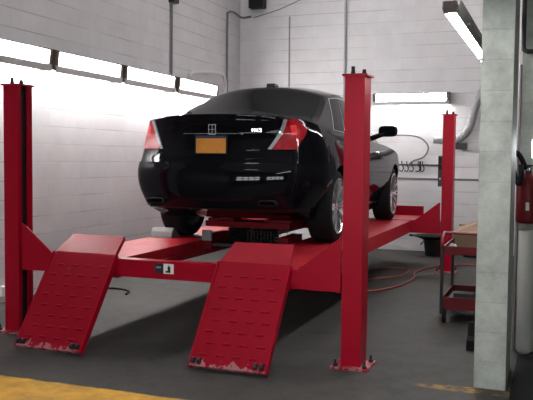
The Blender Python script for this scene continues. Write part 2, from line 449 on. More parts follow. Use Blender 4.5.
obj('clamp', B(((1.28, -.17, 1.63), (1.46, -.03, 1.73))), M['darksteel'], t, bevel=.01)

# ------------------------------------------------------------------ four-post lift
lift = thing('car_lift', 'red four post vehicle lift carrying the black sedan', 'car lift')
WO, LP, PA, PB, HP = 1.518, 4.97, .142, .186, 2.046
def post(sx, y0):
    """C-section post, slot open towards the lift's middle"""
    def X(d): return sx*(WO-d)            # d measured inwards from the outer face
    w = .012
    bm = bmesh.new()
    prof = [(X(0), y0), (X(PA), y0), (X(PA), y0+.045), (X(PA-w), y0+.045), (X(PA-w), y0+w), (X(w), y0+w), (X(w), y0+PB-w),
            (X(PA-w), y0+PB-w), (X(PA-w), y0+PB-.065), (X(PA), y0+PB-.065), (X(PA), y0+PB), (X(0), y0+PB)]
    prism(bm, prof, 2, .015, HP)
    p = obj('post', bm, M['red'], lift)
    cx, cy = sx*(WO-PA/2), y0+PB/2
    obj('base_plate', B(((cx-.135, cy-.15, 0), (cx+.135, cy+.13, .015))), M['red_worn'], p, bevel=.004)
    obj('cap', B(((cx-PA/2-.018, cy-PB/2-.012, HP), (cx+PA/2+.018, cy+PB/2+.012, HP+.014))), M['red'], p, bevel=.003)
    b2 = bmesh.new()
    box(b2, (min(X(.04), X(.118)), y0+.03, .02), (max(X(.04), X(.118)), y0+PB-.03, HP-.01))
    for k in range(28):
        box(b2, (min(X(.118), X(.126)), y0+.06, .06+k*.07), (max(X(.118), X(.126)), y0+PB-.075, .09+k*.07))
    obj('latch_rail', b2, M['black'], p)
    for (dx, dy) in ((-.03, -.03), (.045, -.01)):
        b3 = bmesh.new()
        cyl(b3, (cx+dx, cy+dy, HP+.014), (cx+dx, cy+dy, HP+.035), .017, n=6)
        cyl(b3, (cx+dx, cy+dy, HP+.035), (cx+dx, cy+dy, HP+.07 if dx < 0 else HP+.05), .013, n=10)
        obj('cable_stud', b3, M['blackpl'], p)
    for dx in (-.105, .105):
        for dy in (-.115, .085):
            b3 = bmesh.new()
            cyl(b3, (cx+dx, cy+dy, .015), (cx+dx, cy+dy, .035), .019, n=6)
            cyl(b3, (cx+dx, cy+dy, .035), (cx+dx, cy+dy, .065), .009, n=10)
            obj('anchor_bolt', b3, M['darksteel'], p)
    return p
for sx in (-1, 1):
    for y0 in (0, LP): post(sx, y0)

def crossbeam(y0, y1, zt, zb):
    bm = bmesh.new(); box(bm, (-1.36, y0, zb), (1.36, y1, zt))
    o = obj('crossbeam', bm, M['red'], lift, bevel=.006)
    for s in (-1, 1):
        for ya in (y0-.014,):
            g = bmesh.new()
            prism(g, [(s*1.0, zt-.015), (s*1.05, zt+.01), (s*1.33, .90), (s*1.36, .915), (s*1.36, zb-.0), (s*1.12, zb+.0), (s*1.0, zb+.04)], 1, ya, ya+.013)
            obj('gusset', g, M['red'], o)
    return o
cb = crossbeam(.035, .14, .668, .53)
crossbeam(LP+.04, LP+.145, .668, .50)
# warning sticker on the beam's face: dark half with pale smudge, white half with a black block
st = obj('warning_sticker', B(((-.125, .031, .575), (-.048, .0345, .652))), M['navy'], cb)
obj('sticker_panel', B(((-.048, .0305, .575), (.038, .0345, .652))), M['white'], st)
obj('sticker_symbol', B(((-.012, .029, .586), (.012, .0305, .63)), ((-.03, .029, .584), (.012, .0305, .598)), ((-.004, .029, .63), (.004, .0305, .643))), M['black'], st)
obj('sticker_mark', B(((-.11, .030, .615), (-.07, .031, .628))), M['steel'], st)

ZR = .66
def runway(x0, x1):
    bm = bmesh.new()
    box(bm, (x0, .06, ZR-.15), (x1, 6.03, ZR))
    o = obj('runway', bm, M['red_run'], lift, bevel=.005)
    for s, x in ((0, x0), (1, x1)):    # low kerb along each edge + jack ledge on the side
        pass
    xin = x1 if x0 < 0 else x0
    sgn = 1 if x0 < 0 else -1
    obj('jack_ledge', B(((min(xin, xin+sgn*.04), .2, ZR-.10), (max(xin, xin+sgn*.04), 5.9, ZR-.085))), M['red'], o)
    obj('end_stop', B(((x0+.02, 6.0, ZR), (x1, 6.03, ZR+.135))), M['red'], o)
    for y in (.25, 5.6):
        t_ = bmesh.new()
        cyl(t_, (x0-.02 if x0 > 0 else x0, y, ZR-.075), (x1+.02, y, ZR-.075), .03)
        obj('axle_pin', t_, M['darksteel'], o, smooth=40)
    return o
runway(-1.075, -.475); runway(.415, .985)

def ramp(x0, x1, name='ramp'):
    """drive-on ramp hanging from the runway's end, with its upturned wheel stop"""
    o = None
    P0, P1, P2 = Vector((0, -.47, .035)), Vector((0, .03, .70)), Vector((0, .235, .825))
    bm = bmesh.new()
    d = (P1-P0).normalized(); n = Vector((0, -d.z, d.y))
    d2 = (P2-P1).normalized(); n2 = Vector((0, -d2.z, d2.y))
    th = .035
    nm = (n+n2).normalized()
    sec = [P0, P1, P2, P2-n2*th, P1-nm*th, P0-n*th]
    # tapered: full width below, narrower stop above
    tx = [(x0, x1), (x0+.012, x1-.005), (x0+.05, x1-.045)]
    tx = tx+tx[::-1]
    A = [bm.verts.new((tx[i][0], s.y, s.z)) for i, s in enumerate(sec)]
    Bv = [bm.verts.new((tx[i][1], s.y, s.z)) for i, s in enumerate(sec)]
    for i in range(6): bm.faces.new((A[i], Bv[i], Bv[(i+1) % 6], A[(i+1) % 6]))
    for V in (A, Bv):
        bm.faces.new((V[0], V[1], V[4], V[5])); bm.faces.new((V[1], V[2], V[3], V[4]))
    # rows of raised tread dashes
    Lr = (P1-P0).length
    for r in range(8):
        c = P0+d*(.09+r*(Lr-.12)/8)
        for k in range(4):
            xc = x0+(x1-x0)*(.17+.22*k)+(.02 if r % 2 else -.01)
            vs = []
            for (a, b_, h) in ((-.035, -.010, 0), (.035, -.010, 0), (.035, .010, 0), (-.035, .010, 0)):
                vs.append(bm.verts.new(Vector((xc+a, 0, 0))+c+d*b_-n*.001))
            tp = []
            for (a, b_) in ((-.028, -.005), (.028, -.005), (.028, .005), (-.028, .005)):
                tp.append(bm.verts.new(Vector((xc+a, 0, 0))+c+d*b_+n*.006))
            bm.faces.new(tp)
            for i in range(4): bm.faces.new((vs[i], vs[(i+1) % 4], tp[(i+1) % 4], tp[i]))
    o = obj(name, bm, M['red_worn'], lift)
    for s in (x0-.006, x1-.006):        # stiffening flange down each side
        g = bmesh.new()
        pts = [(q.y, q.z) for q in (P0+n*.004, P1+n*.004, P1-n*.06, P0-n*.045)]
        prism(g, pts, 0, s, s+.012)
        obj('side_flange', g, M['red'], o)
    c = P0+d*.03
    for xc in (x0+.03, x0+.075, x1-.075, x1-.03):
        b3 = bmesh.new(); cyl(b3, (xc-.012, c.y-.004, c.z+.012), (xc+.012, c.y-.004, c.z+.012), .022)
        obj('roller', b3, M['darksteel'], o, smooth=40)
    hb = bmesh.new(); cyl(hb, (x0, .05, .66), (x1, .05, .66), .022)
    obj('hinge', hb, M['darksteel'], o, smooth=40)
    return o
ramp(-1.05, -.47); ramp(.415, .985)

# ------------------------------------------------------------------ rolling jack between the runways
jk = thing('rolling_jack', 'red rolling bridge jack with black bellows under the car tail', 'jack', (-.03, 1.86, 0))
for s in (-1, 1):
    obj('carriage', B(((s*.395-.045, -.22, .5755), (s*.395+.045, .22, .72))), M['jackred'], jk, bevel=.006)
obj('crosshead', B(((-.44, -.17, .795), (.44, .17, .85))), M['jackred'], jk, bevel=.008)
obj('base_frame', B(((-.41, -.19, .60), (.41, .19, .63))), M['darksteel'], jk, bevel=.005)
for x in (-.14, .14):
    bm = bmesh.new()
    prof = [(.10, .63)]
    for k in range(5): prof += [(.125, .64+k*.031), (.10, .6555+k*.031)]
    prof += [(.1, .795)]
    lathe(bm, prof, (x, 0, 0), n=24); obj('bellows', bm, M['blackrub'], jk, smooth=60)
obj('end_plate', B(((-.44, -.245, .66), (-.34, -.221, .765))), M['castgrey'], jk)
for x in (-.30, .30):
    bm = bmesh.new(); box(bm, (x-.14, -.10, .85), (x+.14, .10, .872)); obj('slide_arm', bm, M['jackred'], jk, bevel=.004)
    cyl_ = cyl(bmesh.new(), (x, 0, .872), (x, 0, .895), .055, n=24); obj('lift_pad', cyl_, M['castgrey'] if x < 0 else M['blackrub'], jk, smooth=40)  # left pad paler: the highlight on its lit top put into the colour
bm = bmesh.new()
for k in range(10): box(bm, (.02+k*.034, -.205, .64), (.034+k*.034, -.192, .77))
obj('guard', bm, M['blackpl'], jk)

# ------------------------------------------------------------------ sedan
CAR = Vector((-.06, .86, ZR))
car = thing('sedan', 'black four door sedan raised on the red lift', 'car', CAR, (0, 0, .02))
LEN, RA, FA, RT, AR = 5.18, 1.13, 4.138, .352, .395
def sm(t): t = max(0, min(1, t)); return t*t*(3-2*t)
def interp(x, tab):
    if x <= tab[0][0]: return tab[0][1]
    for (a, fa), (b, fb) in zip(tab, tab[1:]):
        if x <= b:
            return fa+(fb-fa)*sm((x-a)/(b-a)) if False else fa+(fb-fa)*(x-a)/(b-a)
    return tab[-1][1]
def interps(x, tab):
    """smooth (Catmull-like) table lookup"""
    h = .06; return (interp(x-h, tab)+2*interp(x, tab)+interp(x+h, tab))/4
PLAN = [(0, .755), (.12, .80), (.3, .845), (.6, .895), (1.0, .91), (1.6, .91), (3.6, .91), (4.4, .90), (4.8, .85), (5.18, .72)]
VERT = [(.15, .80), (.3, .84), (.42, .90), (.52, .965), (.62, .995), (.72, 1.0), (.84, .985), (.92, .965), (1.0, .945), (1.10, .91), (1.17, .865)]
ZTOP = [(0, 1.15), (.3, 1.15), (.7, 1.11), (1.2, 1.07), (2.5, 1.03), (3.6, .98), (4.2, .93), (4.8, .82), (5.18, .70)]
ZBOT = [(0, .36), (.3, .33), (.7, .24), (1.0, .20), (4.4, .20), (4.8, .22), (5.18, .26)]
CROWN = [(0, .035), (.5, .055), (1.0, .05), (3.6, .06), (4.8, .07), (5.18, .03)]
REAR = [(.24, .10), (.33, .06), (.40, .02), (.46, .008), (.60, .0), (.70, .005), (.765, .03), (.80, .062), (.86, .078), (.95, .10), (1.04, .115), (1.09, .105), (1.13, .075), (1.17, .07)]
FRONT = [(.2, .1), (.4, .02), (.6, .0), (.75, .05), (.85, .2)]
def ztop(y): return interps(y, ZTOP)
def zbot(y):
    z = interps(y, ZBOT)
    for c in (RA, FA):
        d = abs(y-c)
        if d < AR: z = max(z, RT+math.sqrt(max(0, AR*AR-d*d))*1.0)
    return z
def hw(y, z):
    return interps(y, PLAN)*interps(z, VERT)
def base_z(y, w):
    zb, zt = zbot(y), ztop(y); return zb+(zt-zb)*w
def Mw(u, w, Y):
    """body skin: u across (-1..1), w up (0..1), Y station along the car; returns a point"""
    z = base_z(Y, w)
    fr = max(0, 1-Y/.75)**2; ff = max(0, 1-(LEN-Y)/.6)**2
    yy = Y+(interps(z, REAR)+.15*abs(u)**2.6)*fr-(interps(z, FRONT)+.22*abs(u)**2.4)*ff
    x = u*hw(Y, z)
    if w >= .9999: z += interps(Y, CROWN)*(1-abs(u)**2.2)
    elif w <= .0001: pass
    return Vector((x, yy, z))
def body_mesh():
    us = [-1+2*i/24 for i in range(25)]
    ws = [0, .06, .12, .18, .25, .32, .39, .46, .52, .57, .61, .65, .69, .73, .77, .81, .85, .89, .92, .95, .975, 1]
    Ys = set(round(.05*i, 4) for i in range(104)); Ys.add(LEN)
    for c in (RA, FA):
        for k in range(33): Ys.add(round(c-AR*math.cos(PI*k/32), 4))
        Ys.add(c-AR-.0015); Ys.add(c+AR+.0015)
    Ys.update((.012, .025, .075, LEN-.02))
    Ys = sorted(Ys); out = [Ys[0]]
    for y in Ys[1:]:
        if y-out[-1] > .0012: out.append(y)
    Ys = out
    bm = bmesh.new(); vd = {}
    def V(u, w, Y):
        k = (round(u, 5), round(w, 5), round(Y, 5))
        if k not in vd: vd[k] = bm.verts.new(Mw(u, w, Y))
        return vd[k]
    def quad(a, b, c, d):
        if len({a, b, c, d}) == 4: bm.faces.new((a, b, c, d))
    for Y in (Ys[0], Ys[-1]):
        for i in range(24):
            for j in range(len(ws)-1): quad(V(us[i], ws[j], Y), V(us[i+1], ws[j], Y), V(us[i+1], ws[j+1], Y), V(us[i], ws[j+1], Y))
    for a, b in zip(Ys, Ys[1:]):
        for u in (-1, 1):
            for j in range(len(ws)-1): quad(V(u, ws[j], a), V(u, ws[j], b), V(u, ws[j+1], b), V(u, ws[j+1], a))
        for w in (0, 1):
            for i in range(24): quad(V(us[i], w, a), V(us[i+1], w, a), V(us[i+1], w, b), V(us[i], w, b))
    return bm
obj('body', body_mesh(), M['paint'], car, smooth=38)

def S(s, q):
    """outer skin: s across the tail and round the flank, q = height z (<=top) or top + distance forward over the deck"""
    if abs(s) <= 1: u, Y = s, 0
    else: u, Y = math.copysign(1, s), abs(s)-1
    zt, zb = ztop(Y), zbot(Y)
    if q <= zt: return Mw(u, min(1, max(0, (q-zb)/(zt-zb)))*.9998, Y)
    return Mw(u, 1, Y+(q-zt))
def grid_panel(name, F, nu, nv, off, m, parent, thick=.02, sgn=1, smooth=45):
    """F(a,b), a,b in 0..1, gives a surface point; panel = skin pushed out by `off` with an edge turned in"""
    e = 1e-3; P = {}; I = {}
    bm = bmesh.new()
    for i in range(nu+1):
        for j in range(nv+1):
            a, b = i/nu, j/nv
            a0, a1, b0, b1 = max(0, a-e), min(1, a+e), max(0, b-e), min(1, b+e)
            n = (F(a1, b)-F(a0, b)).cross(F(a, b1)-F(a, b0))
            n = n.normalized()*sgn if n.length > 1e-12 else Vector((0, -1, 0))
            p = F(a, b); P[i, j] = bm.verts.new(p+n*off); I[i, j] = (p-n*thick)
    for i in range(nu):
        for j in range(nv): bm.faces.new((P[i, j], P[i+1, j], P[i+1, j+1], P[i, j+1]))
    ring = [(i, 0) for i in range(nu)]+[(nu, j) for j in range(nv)]+[(i, nv) for i in range(nu, 0, -1)]+[(0, j) for j in range(nv, 0, -1)]
    In = {k: bm.verts.new(I[k]) for k in ring}
    for k, l in zip(ring, ring[1:]+ring[:1]): bm.faces.new((P[k], In[k], In[l], P[l]))
    return obj(name, bm, m, parent, smooth=smooth)
def lerp(a, b, t): return a+(b-a)*t

# tail panels
tl = grid_panel('trunk_lid', lambda a, b: S(lerp(-.70-.06*b, .70+.06*b, a), lerp(.80, 1.48, b)), 40, 40, .006, M['paint'], car)
grid_panel('rear_bumper', lambda a, b: S(lerp(-1.80, 1.80, a), lerp(.375, .765, b)), 70, 16, .012, M['paint2'], car)
grid_panel('bumper_valance', lambda a, b: S(lerp(-1.5, 1.5, a), lerp(.34, .40, b)), 50, 4, .004, M['blackpl'], car, thick=.01)
def lamp(sg):
    IN = lambda b: lerp(.70, .945, b**.95)
    OUT = lambda b: 1+lerp(-.01, .26, sm(b*1.4))-.10*max(0, b-.75)/.25
    Z = lambda b: lerp(.885, 1.145, b)
    o = grid_panel('tail_light', lambda a, b: S(sg*lerp(IN(b), OUT(b), a), Z(b)), 26, 16, .010, M['redlens'], car, sgn=sg)
    grid_panel('lamp_edge', lambda a, b: S(sg*(IN(b)-.03+.045*a), Z(b)), 4, 16, .013, M['clearlens'], o, sgn=sg)
    grid_panel('bulb_reflector', lambda a, b: S(sg*(lerp(IN(.5), OUT(.5), lerp(.3, .52, a))+.03*b), lerp(1.01, 1.10, b)), 6, 8, .0115, M['redglow'], o, sgn=sg, thick=.002)
    return o
lamp(1); lamp(-1)
# bright strip across the lid with the maker's emblem in the middle
grid_panel('lid_trim', lambda a, b: S(lerp(-.40, .40, a), lerp(1.016, 1.023, b)), 20, 2, .011, M['chrome'], car)
em = bmesh.new()
ye = interps(1.07, REAR)-.018
for (x0, x1, z0, z1) in ((-.036, -.028, 1.012, 1.10), (.028, .036, 1.012, 1.10), (-.036, .036, 1.094, 1.102), (-.036, .036, 1.01, 1.018), (-.003, .003, 1.018, 1.094), (-.028, .028, 1.053, 1.059)):
    box(em, (x0, ye, z0), (x1, ye+.02, z1))
obj('emblem', em, M['chrome'], car)
# plate
yp = .072
bm = B(((-.142, yp-.012, .85), (.142, yp+.02, 1.0)))
pl = obj('license_plate', bm, M['plate'], car)
obj('plate_band', B(((-.142, yp-.014, .978), (.142, yp-.011, 1.0))), M['platetop'], pl)
obj('plate_frame', B(((-.152, yp-.016, .842), (-.142, yp+.01, 1.008)), ((.142, yp-.016, .842), (.152, yp+.01, 1.008)), ((-.142, yp-.016, 1.0), (.142, yp+.01, 1.008)), ((-.142, yp-.016, .842), (.142, yp+.01, .85))), M['blackpl'], pl)
# model letters on the lid
cu = bpy.data.curves.new('letters', 'FONT'); cu.body = 'MKS'; cu.size = .042; cu.extrude = .004; cu.space_character = 1.25
to = bpy.data.objects.new('letters', cu); COL.objects.link(to)
me = bpy.data.meshes.new_from_object(to.evaluated_get(bpy.context.evaluated_depsgraph_get()))
bpy.data.objects.remove(to); bpy.data.curves.remove(cu)
me.materials.clear(); me.materials.append(M['chrome'])
bd = bpy.data.objects.new('model_badge', me); link(bd, car)
bd.location = (.36, interps(1.06, REAR)+.15*.45**2.6-.014, 1.035); bd.rotation_euler = (PI/2, 0, .12)
for x in (-.53, .53):
    bm = bmesh.new()
    def ring(w, h, y): return [bm.verts.new((x+w*math.copysign(abs(math.cos(t))**.5, math.cos(t)), y, .425+h*math.copysign(abs(math.sin(t))**.5, math.sin(t)))) for t in (2*PI*k/24 for k in range(24))]
    R_ = [ring(.085, .026, .12), ring(.085, .026, .035), ring(.074, .018, .03), ring(.07, .016, .12)]
    for a, b in zip(R_, R_[1:]):
        for k in range(24): bm.faces.new((a[k], a[(k+1) % 24], b[(k+1) % 24], b[k]))
    obj('exhaust_tip', bm, M['blackpl'], car, smooth=50)
obj('underbody', B(((-.70, .50, .30), (.70, .74, .42)), ((-.70, 1.68, .17), (.70, 3.7, .26)), ((-.6, .74, .26), (.6, 1.66, .32))), M['blackrub'], car, bevel=.02)
for x in (-.42, .42):
    obj('muffler', B(((x-.17, .50, .30), (x+.17, .80, .40))), M['blackpl'], car, bevel=.04)
# greenhouse
def zroof(u, t):   # t along 0..1
    return 1.50+.095*(1-abs(u)**2.2)-.055*(2*t-1)**2
BY0, BY1, TY0, TY1 = .42, 3.95, 1.45, 3.0
def G(u, w, t):
    y0 = lerp(BY0, TY0, w)+.14*abs(u)**2.5*(1-.5*w); y1 = lerp(BY1, TY1, w)-.25*abs(u)**2.3*(1-.4*w)
    y = lerp(y0, y1, t)
    yb = lerp(BY0, BY1, t)
    wb = interp(yb, [(.42, .80), (1.2, .825), (2.2, .83), (3.0, .83), (3.95, .78)])
    x = u*lerp(wb, interp(t, [(0, .645), (.3, .635), (.7, .60), (1, .57)]), w**1.25)
    zb_ = ztop(y)-.012
    zt_ = zroof(1, t)
    z = lerp(zb_, zt_, w)
    bulge = (1-abs(u)**2.2)
    if t in (0., 1.): z += bulge*lerp(.045, .09, w)
    elif w >= .9999: z = zroof(u, t)
    return Vector((x, y, z))
def gh_mesh():
    us = [-1+2*i/24 for i in range(25)]; ws = [i/14 for i in range(15)]; ts = [i/44 for i in range(45)]
    bm = bmesh.new(); vd = {}
    def V(u, w, t):
        k = (round(u, 5), round(w, 5), round(t, 5))
        if k not in vd: vd[k] = bm.verts.new(G(u, w, t))
        return vd[k]
    for t in (0., 1.):
        for i in range(24):
            for j in range(14): bm.faces.new((V(us[i], ws[j], t), V(us[i+1], ws[j], t), V(us[i+1], ws[j+1], t), V(us[i], ws[j+1], t)))
    for a, b in zip(ts, ts[1:]):
        for u in (-1, 1):
            for j in range(14): bm.faces.new((V(u, ws[j], a), V(u, ws[j], b), V(u, ws[j+1], b), V(u, ws[j+1], a)))
        for i in range(24): bm.faces.new((V(us[i], 1, a), V(us[i+1], 1, a), V(us[i+1], 1, b), V(us[i], 1, b)))
    return bm
obj('cabin', gh_mesh(), M['paint'], car, smooth=40)
grid_panel('rear_window', lambda a, b: G(lerp(-.92, .92, a), lerp(.06, .94, b), 0.), 26, 14, .004, M['glass'], car, thick=.01)
grid_panel('windshield', lambda a, b: G(lerp(.90, -.90, a), lerp(.06, .95, b), 1.), 26, 14, .004, M['glass'], car, thick=.01)
def side(sg, y):  # station on the greenhouse for a car-space y at mid height
    pass
def glass(sg, yb0, yb1, yt0, yt1, w0=.08, w1=.86, name='side_window', off=.004, m='glass', thick=.01):
    def F(a, b):
        w = lerp(w0, w1, b); y = lerp(lerp(yb0, yt0, b), lerp(yb1, yt1, b), a)
        y0 = lerp(BY0, TY0, w)+.14*(1-.5*w); y1 = lerp(BY1, TY1, w)-.25*(1-.4*w)
        return G(sg, w, min(.9999, max(.0001, (y-y0)/(y1-y0))))
    return grid_panel(name, F, 14, 10, off, M[m], car, sgn=sg, thick=thick)
for sg in (1, -1):
    glass(sg, 1.145, 3.57, 1.515, 2.90, .06, .915, 'window_surround', .003, 'chrome', .004)
    glass(sg, 1.18, 1.56, 1.54, 1.90, .08, .89, off=.006)
    glass(sg, 1.60, 2.48, 1.94, 2.46, .08, .89, off=.006)
    glass(sg, 2.56, 3.50, 2.53, 2.88, .08, .89, off=.006)
    # doors, fuel flap, sill strip
    grid_panel('door', lambda a, b: S(sg*(1+lerp(1.70+.0*b, 2.54, a)), lerp(.28, .985, b)), 16, 16, .005, M['paint'], car, sgn=sg)
    grid_panel('door', lambda a, b: S(sg*(1+lerp(2.55, 3.60, a)), lerp(.28, .965, b)), 16, 16, .005, M['paint'], car, sgn=sg)
    grid_panel('sill_trim', lambda a, b: S(sg*(1+lerp(1.72, 3.66, a)), lerp(.262, .292, b)), 20, 2, .010, M['chrome'], car, sgn=sg)
    for y in (1.86, 2.78):
        p = S(sg*(1+y), .885); hb = bmesh.new()
        tube(hb, catmull([p+Vector((-sg*.005, -.02, 0)), p+Vector((sg*.028, .02, .004)), p+Vector((sg*.03, .14, .002)), p+Vector((-sg*.005, .19, 0))], 5), .012, 8)
        obj('door_handle', hb, M['chrome'], car, smooth=60)
    # mirror
    mp = Vector((sg*.78, 3.12, 1.06))
    hb = bmesh.new()
    tube(hb, [mp, mp+Vector((sg*.10, .0, .035)), mp+Vector((sg*.16, .0, .06))], lambda s: .035-.008*s, 10)
    mo = obj('door_mirror', hb, M['paint'], car, smooth=60)
    hb = bmesh.new(); bmesh.ops.create_uvsphere(hb, u_segments=20, v_segments=12, radius=1)
    for v in hb.verts:
        x, y, z = v.co; q = lambda c, k: math.copysign(abs(c)**k, c)
        v.co = mp+Vector((sg*.20+.115*q(x, .55), .01+(.075*q(y, .8) if y > 0 else .03*q(y, .5)), .085+.066*q(z, .6)))
    obj('mirror_shell', hb, M['paint'], mo, smooth=60)
    obj('mirror_glass', B((tuple(mp+Vector((sg*.20-.09, -.023, .035))), tuple(mp+Vector((sg*.20+.09, -.018, .135))))), M['glass'], mo, bevel=.002)
grid_panel('fuel_door', lambda a, b: S(1+lerp(.78, .95, a), lerp(.79, .93, b)), 6, 6, .004, M['paint'], car)
# roof antenna fin
fb = bmesh.new()
for k in range(6):
    pass
prism(fb, [(1.62, 1.55), (1.64, 1.60), (1.71, 1.60), (1.80, 1.57)], 0, -.045, .045)
obj('roof_antenna', fb, M['blackpl'], car, bevel=.008)
# wheels
def wheel(sg, y):
    cx = sg*.765
    bm = bmesh.new(); h = .12
    prof = [(.258, -h+.012), (.30, -h), (.335, -h+.012), (.349, -h+.035), (RT, -.05), (RT, .05), (.349, h-.035), (.335, h-.012), (.30, h), (.258, h-.012)]
    prof = prof+[(.225, 0), prof[0]]
    lathe(bm, prof, (0, 0, 0), ax=0, n=56, caps=False)
    for k in range(4):   # tread grooves
        pass
    t = obj('tyre', bm, M['blackrub'], car, smooth=40, loc=(cx, y, RT))
    bm = bmesh.new(); o_ = sg
    lathe(bm, [(.264, sg*.112), (.272, sg*.121), (.262, sg*.124), (.248, sg*.110), (.228, sg*.06), (.222, -sg*.10), (.245, -sg*.11), (.245, sg*.10)], (0, 0, 0), ax=0, n=56, caps=False)
    lathe(bm, [(.02, sg*.098), (.05, sg*.094), (.062, sg*.082), (.066, sg*.05)], (0, 0, 0), ax=0, n=24)
    for k in range(10):
        a = 2*PI*k/10
        for da in (-.085, .085):
            q = [Vector((sg*.086, .055*math.cos(a+da*1.2), .055*math.sin(a+da*1.2))), Vector((sg*.102, .15*math.cos(a+da*.8), .15*math.sin(a+da*.8))), Vector((sg*.106, .25*math.cos(a+da*1.25), .25*math.sin(a+da*1.25)))]
            tube(bm, q, lambda s: .015+.004*s, 6)
    obj('rim', bm, M['alloy'], t, smooth=45)
    bm = bmesh.new(); lathe(bm, [(.234, -.012), (.234, .012)], (0, 0, 0), ax=0, n=32)
    obj('rim_shade_disc', bm, M['black'], t, loc=(sg*.055, 0, 0))  # black disc added to put shade into the gaps between spokes
    return t
for sg in (1, -1):
    for y in (RA, FA): wheel(sg, y)
# wheel chock behind the tyre
ck = bmesh.new()
prism(ck, [(1.66, ZR), (1.86, ZR), (1.83, ZR+.02), (1.74, ZR+.085), (1.71, ZR+.10), (1.68, ZR+.06)], 0, -1.065, -.83)
tag(obj('wheel_chock', ck, M['castgrey'], bevel=.008), 'grey metal wheel chock behind the rear tyre on the runway', 'chock')

# ------------------------------------------------------------------ tool cart with cardboard box
ct = thing('tool_cart', 'red two tier tool cart with curved push handle beside the pier', 'cart', (1.83, 1.78, 0))
CX, CY = .42, .75
obj('tray', B(((0, 0, .625), (CX, CY, .64)), ((0, 0, .64), (CX, .012, .70)), ((0, CY-.012, .64), (CX, CY, .70)), ((0, .012, .64), (.012, CY-.012, .70)), ((CX-.012, .012, .64), (CX, CY-.012, .70))), M['cart'], ct)
obj('shelf', B(((0, 0, .13), (CX, CY, .145)), ((0, 0, .145), (CX, .012, .24)), ((0, CY-.012, .145), (CX, CY, .24)), ((0, .012, .145), (.012, CY-.012, .24)), ((CX-.012, .012, .145), (CX, CY-.012, .24))), M['cart'], ct)
for x, y in ((.0, -.012), (CX, -.012), (0, CY+.012), (CX, CY+.012)):
    obj('leg', cyl(bmesh.new(), (x, y, .09), (x, y, .70), .015), M['darksteel'], ct, smooth=40)
hb = bmesh.new()
for x in (.0, CX):
    tube(hb, catmull([(x, -.012, .70), (x, -.02, .74), (x, .03, .79), (x, .12, .81)], 6), .015)
tube(hb, [(0, .12, .81), (CX, .12, .81)], .015)
obj('handle', hb, M['carttube'], ct, smooth=60)
for x in (.02, CX-.02):
    for y in (.05, CY-.05):
        w = obj('caster', cyl(bmesh.new(), (x-.016, y, .05), (x+.016, y, .05), .05, n=24), M['blackrub'], ct, smooth=40)
        obj('caster_fork', B(((x-.022, y-.012, .05), (x-.017, y+.012, .13)), ((x+.017, y-.012, .05), (x+.022, y+.012, .13)), ((x-.022, y-.012, .10), (x+.022, y+.012, .13))), M['darksteel'], w)
cbx = thing('cardboard_box', 'open brown cardboard box sitting in the red cart tray', 'box', (1.90, 2.0, .6405))
obj('carton', B(((0, 0, 0), (.3, .4, .006)), ((0, 0, 0), (.3, .006, .16)), ((0, .394, 0), (.3, .4, .21)), ((0, 0, 0), (.006, .4, .16)), ((.294, 0, 0), (.3, .4, .21))), M['card'], cbx)
for pts in ([(.0, .0, .16), (.3, .0, .16), (.3, .16, .30), (.02, .18, .20)], [(.294, .1, .21), (.294, .4, .21), (.25, .42, .32), (.25, .12, .32)]):
    fb = bmesh.new(); v = [fb.verts.new(p) for p in pts]; v2 = [fb.verts.new(Vector(p)+Vector((0, .004, .004))) for p in pts]
    fb.faces.new(v); fb.faces.new(v2[::-1])
    for i in range(4): fb.faces.new((v[i], v[(i+1) % 4], v2[(i+1) % 4], v2[i]))
    obj('flap', fb, M['cardtop'], cbx)
tag(obj('rag', prism(bmesh.new(), [(1.86, .6405), (1.96, .6405), (1.93, .70), (1.885, .715)], 1, 1.86, 1.95), M['whitepaint'], bevel=.01), 'crumpled white rag lying in the cart tray before the box', 'rag')
bm = bmesh.new()
box(bm, (1.87, 1.85, .1455), (2.15, 2.3, .215)); box(bm, (1.92, 1.9, .215), (2.1, 2.05, .26))
tag(obj('tool_case', bm, M['black'], bevel=.008), 'black tool case on the lower shelf of the red cart', 'case')
# dark rubber block at the pier's foot
bm = bmesh.new()
prism(bm, [(.84, 0), (1.04, 0), (1.04, .11), (1.0, .20), (.96, .20), (.93, .10), (.84, .08)], 0, 2.15, 2.29)
tag(obj('rubber_block', bm, M['blackrub'], bevel=.01), 'black rubber block on the floor at the foot of the pier', 'block')

# ------------------------------------------------------------------ bins by the end wall
def bin_(x, y, label, w=.19, h=.25):
    t = thing('bin', label, 'bin', (x, y, 0), group='black bins along the end wall')
    bm = bmesh.new(); lathe(bm, [(w*.85, 0), (w, h-.03), (w+.012, h-.03), (w+.012, h)], (0, 0, 0), n=28); obj('drum', bm, M['blackpl'], t, smooth=40)
    for a in (0, PI):
        hb = bmesh.new(); cx, cy = (w+.01)*math.cos(a), 0
        tube(hb, catmull([(cx, -.05, h-.05), (cx+.03*math.cos(a), -.04, h-.09), (cx+.03*math.cos(a), .04, h-.09), (cx, .05, h-.05)], 5), .008, 8)
        obj('bin_handle', hb, M['darksteel'], t, smooth=60)
    return t
bin_(1.07, 6.75, 'black bin by the end wall with a drain pan on top')
bin_(1.62, 6.85, 'black bin by the end wall behind the red cart')
t = thing('drain_pan', 'wide black drain pan lying across a bin behind the far post', 'pan', (.97, 6.72, .2505))
bm = bmesh.new(); lathe(bm, [(.12, 0), (.24, .05), (.255, .05), (.255, .06), (.225, .06), (.11, .015)], (0, 0, 0), n=32); obj('pan', bm, M['blackpl'], t, smooth=40)
bm = bmesh.new(); cyl(bm, (-.25, 0, .045), (-.31, 0, .05), .018, .013); obj('spout', bm, M['blackpl'], t, smooth=40)
